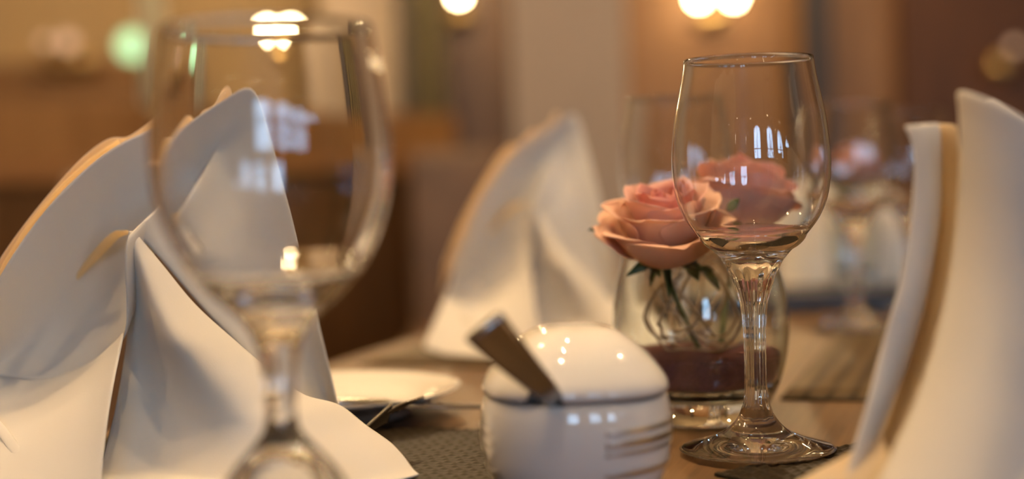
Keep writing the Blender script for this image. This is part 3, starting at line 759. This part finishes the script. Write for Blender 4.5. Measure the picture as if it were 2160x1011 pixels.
def rose(loc, sc, rx, ry, rz, label, outer_mat, seed, stem_to, drop=None):
    t = thing('rose', label, 'flower', loc); t.rotation_euler = (rx, ry, rz)
    k = 0; rs = random.Random(seed)
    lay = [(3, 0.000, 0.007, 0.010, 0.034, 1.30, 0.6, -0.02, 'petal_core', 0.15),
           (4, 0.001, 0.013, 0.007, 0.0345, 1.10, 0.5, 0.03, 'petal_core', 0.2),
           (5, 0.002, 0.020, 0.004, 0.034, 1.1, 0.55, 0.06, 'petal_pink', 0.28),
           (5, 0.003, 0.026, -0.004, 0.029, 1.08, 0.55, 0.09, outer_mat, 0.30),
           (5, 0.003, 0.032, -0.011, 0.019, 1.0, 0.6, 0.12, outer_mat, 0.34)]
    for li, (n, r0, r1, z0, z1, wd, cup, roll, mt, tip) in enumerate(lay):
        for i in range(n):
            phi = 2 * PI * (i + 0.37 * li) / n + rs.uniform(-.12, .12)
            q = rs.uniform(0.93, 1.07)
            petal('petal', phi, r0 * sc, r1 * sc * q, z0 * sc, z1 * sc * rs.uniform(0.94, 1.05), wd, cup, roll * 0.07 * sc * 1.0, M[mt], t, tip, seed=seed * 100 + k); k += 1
    for i in range(5):
        a = 2 * PI * i / 5 + seed
        leaf('sepal', (0.003 * math.cos(a), 0.003 * math.sin(a), -0.004), (0.026 * math.cos(a), 0.026 * math.sin(a), -0.013 - 0.008 * (i % 2)), 0.0036, t)
    # stem, in the rose's own frame
    bpy.context.view_layer.update()
    Mi = t.matrix_world.inverted(); st = Mi @ Vector(stem_to)
    tube('stem', [(0, 0, 0.0), (0, 0, -0.015), tuple(st * 0.55 + Vector((0, 0, -0.01))), tuple(st)], 0.0017, M['stem'], t, 20, 8)
    return t
rA = P(1402, 522, .868); rB = P(1556, 468, .945)
ROSE1 = rose(rA, 1.12, R(14), R(-8), 0.4, 'peach rose hanging over the left rim of the vase', 'petal', 3, VC + Vector((0.004, 0, 0.035)))
ROSE2 = rose(rB, 1.2, R(17), R(4), 2.1, 'pink rose seen through the bowl of the sharp wine glass', 'petal_pink', 14, VC + Vector((0.012, 0.005, 0.035)))
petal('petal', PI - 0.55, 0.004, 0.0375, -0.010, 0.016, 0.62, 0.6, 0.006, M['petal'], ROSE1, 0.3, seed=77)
# leaves under the blooms
def world_leaf(rose_, a, b, wd, name='leaf'):
    Mi = rose_.matrix_world.inverted(); return leaf(name, Mi @ a, Mi @ b, wd, rose_)
bpy.context.view_layer.update()
world_leaf(ROSE1, P(1340, 500, .87), P(1395, 580, .865), 0.0075)
world_leaf(ROSE1, P(1385, 545, .87), P(1372, 602, .862), 0.0028)
world_leaf(ROSE1, P(1290, 478, .88), P(1240, 482, .885), 0.0022)
world_leaf(ROSE2, P(1530, 450, .868), P(1560, 418, .862), 0.0035)
world_leaf(ROSE2, P(1480, 560, .88), P(1520, 610, .88), 0.004)
world_leaf(ROSE2, P(1440, 540, .87), P(1475, 590, .87), 0.006)

# ------------------------------------------------------------------ far end of the table
tr = box('serving_tray', (-0.26, 0.26, -0.09, 0.09, 0, 0.022), M['dark'], None, bev=0.004)
trc = Vector((P(1800, 640, 1.68).x, 1.62, TZ)); tr.location = trc; tr.rotation_euler = (0, 0, 0)
tag(tr, 'low dark tray at the far end of the table', 'tray')
def far_cup(px, d, h, r, label):
    c = Vector((P(px, 560, d).x, d, TZ + 0.022)); t = thing('napkin_cone', label, 'napkin', c, 0, 'far white napkins')
    lathe('napkin_cloth', [(r, 0), (r * 0.98, h * 0.3), (r * 0.8, h * 0.65), (r * 0.45, h * 0.93), (r * 0.1, h)], M['napkin'], t, 40, xform=lambda v: (v[0] * (1 + 0.1 * math.sin(5 * math.atan2(v[1], v[0]))), v[1] * 0.6, v[2]))
    return t
far_cup(1718, 1.67, 0.115, 0.040, 'white standing napkin at the left end of the dark tray')
far_cup(1866, 1.67, 0.105, 0.036, 'white standing napkin at the right end of the dark tray')
v2 = tree_copy(vs_); v2['label'] = 'far small glass vase on the dark tray'; v2.location = (P(1800, 500, 1.60).x, 1.60, TZ + 0.022); v2.scale = (0.5, 0.5, 0.95)
r2 = tree_copy(ROSE2); r2['label'] = 'far pink rose in the small vase on the tray'; r2.location = P(1800, 372, 1.60); r2.scale = (0.72, 0.72, 0.8)

# ------------------------------------------------------------------ seats behind
def chair(loc, rz, label):
    t = thing('dining_chair', label, 'chair', loc, rz, 'brown leather dining chairs')
    bm = bmesh.new(); boxm(bm, -0.22, 0.22, -0.22, 0.22, 0.42, 0.49, 0.02); bmo('seat', bm, M['leather'], t, True)
    bm = bmesh.new(); boxm(bm, -0.21, 0.21, 0.19, 0.245, 0.495, 0.93, 0.02); bmo('backrest', bm, M['leather'], t, True)
    for sx in (-0.19, 0.15):
        for sy in (-0.2, 0.17): box('leg', (sx, sx + 0.04, sy, sy + 0.04, 0, 0.42), M['dark_wood'], t, 0.004)
    return t
chair(edge0 + tdir * 0.40 - pdir * 0.18 + Vector((0, 0, -TZ)), R(90) - GR, 'brown leather chair pushed in behind the middle napkin')
chair(edge0 - tdir * 0.22 - pdir * 0.24 + Vector((0, 0, -TZ)), R(90) - GR, 'brown leather chair tucked in behind the left napkin')
bn = thing('wall_bench', 'upholstered brown bench below the olive curtain', 'bench', (0, 4.35, 0))
xa, xb = P(862, 400, 4.35).x, P(1100, 400, 4.35).x
box('seat', (xa, xb, -0.45, 0.02, 0.0, 0.46), M['leather'], bn, 0.02)
box('backrest', (xa, xb, 0.02, 0.12, 0.0, 1.0), M['leather'], bn, 0.03)
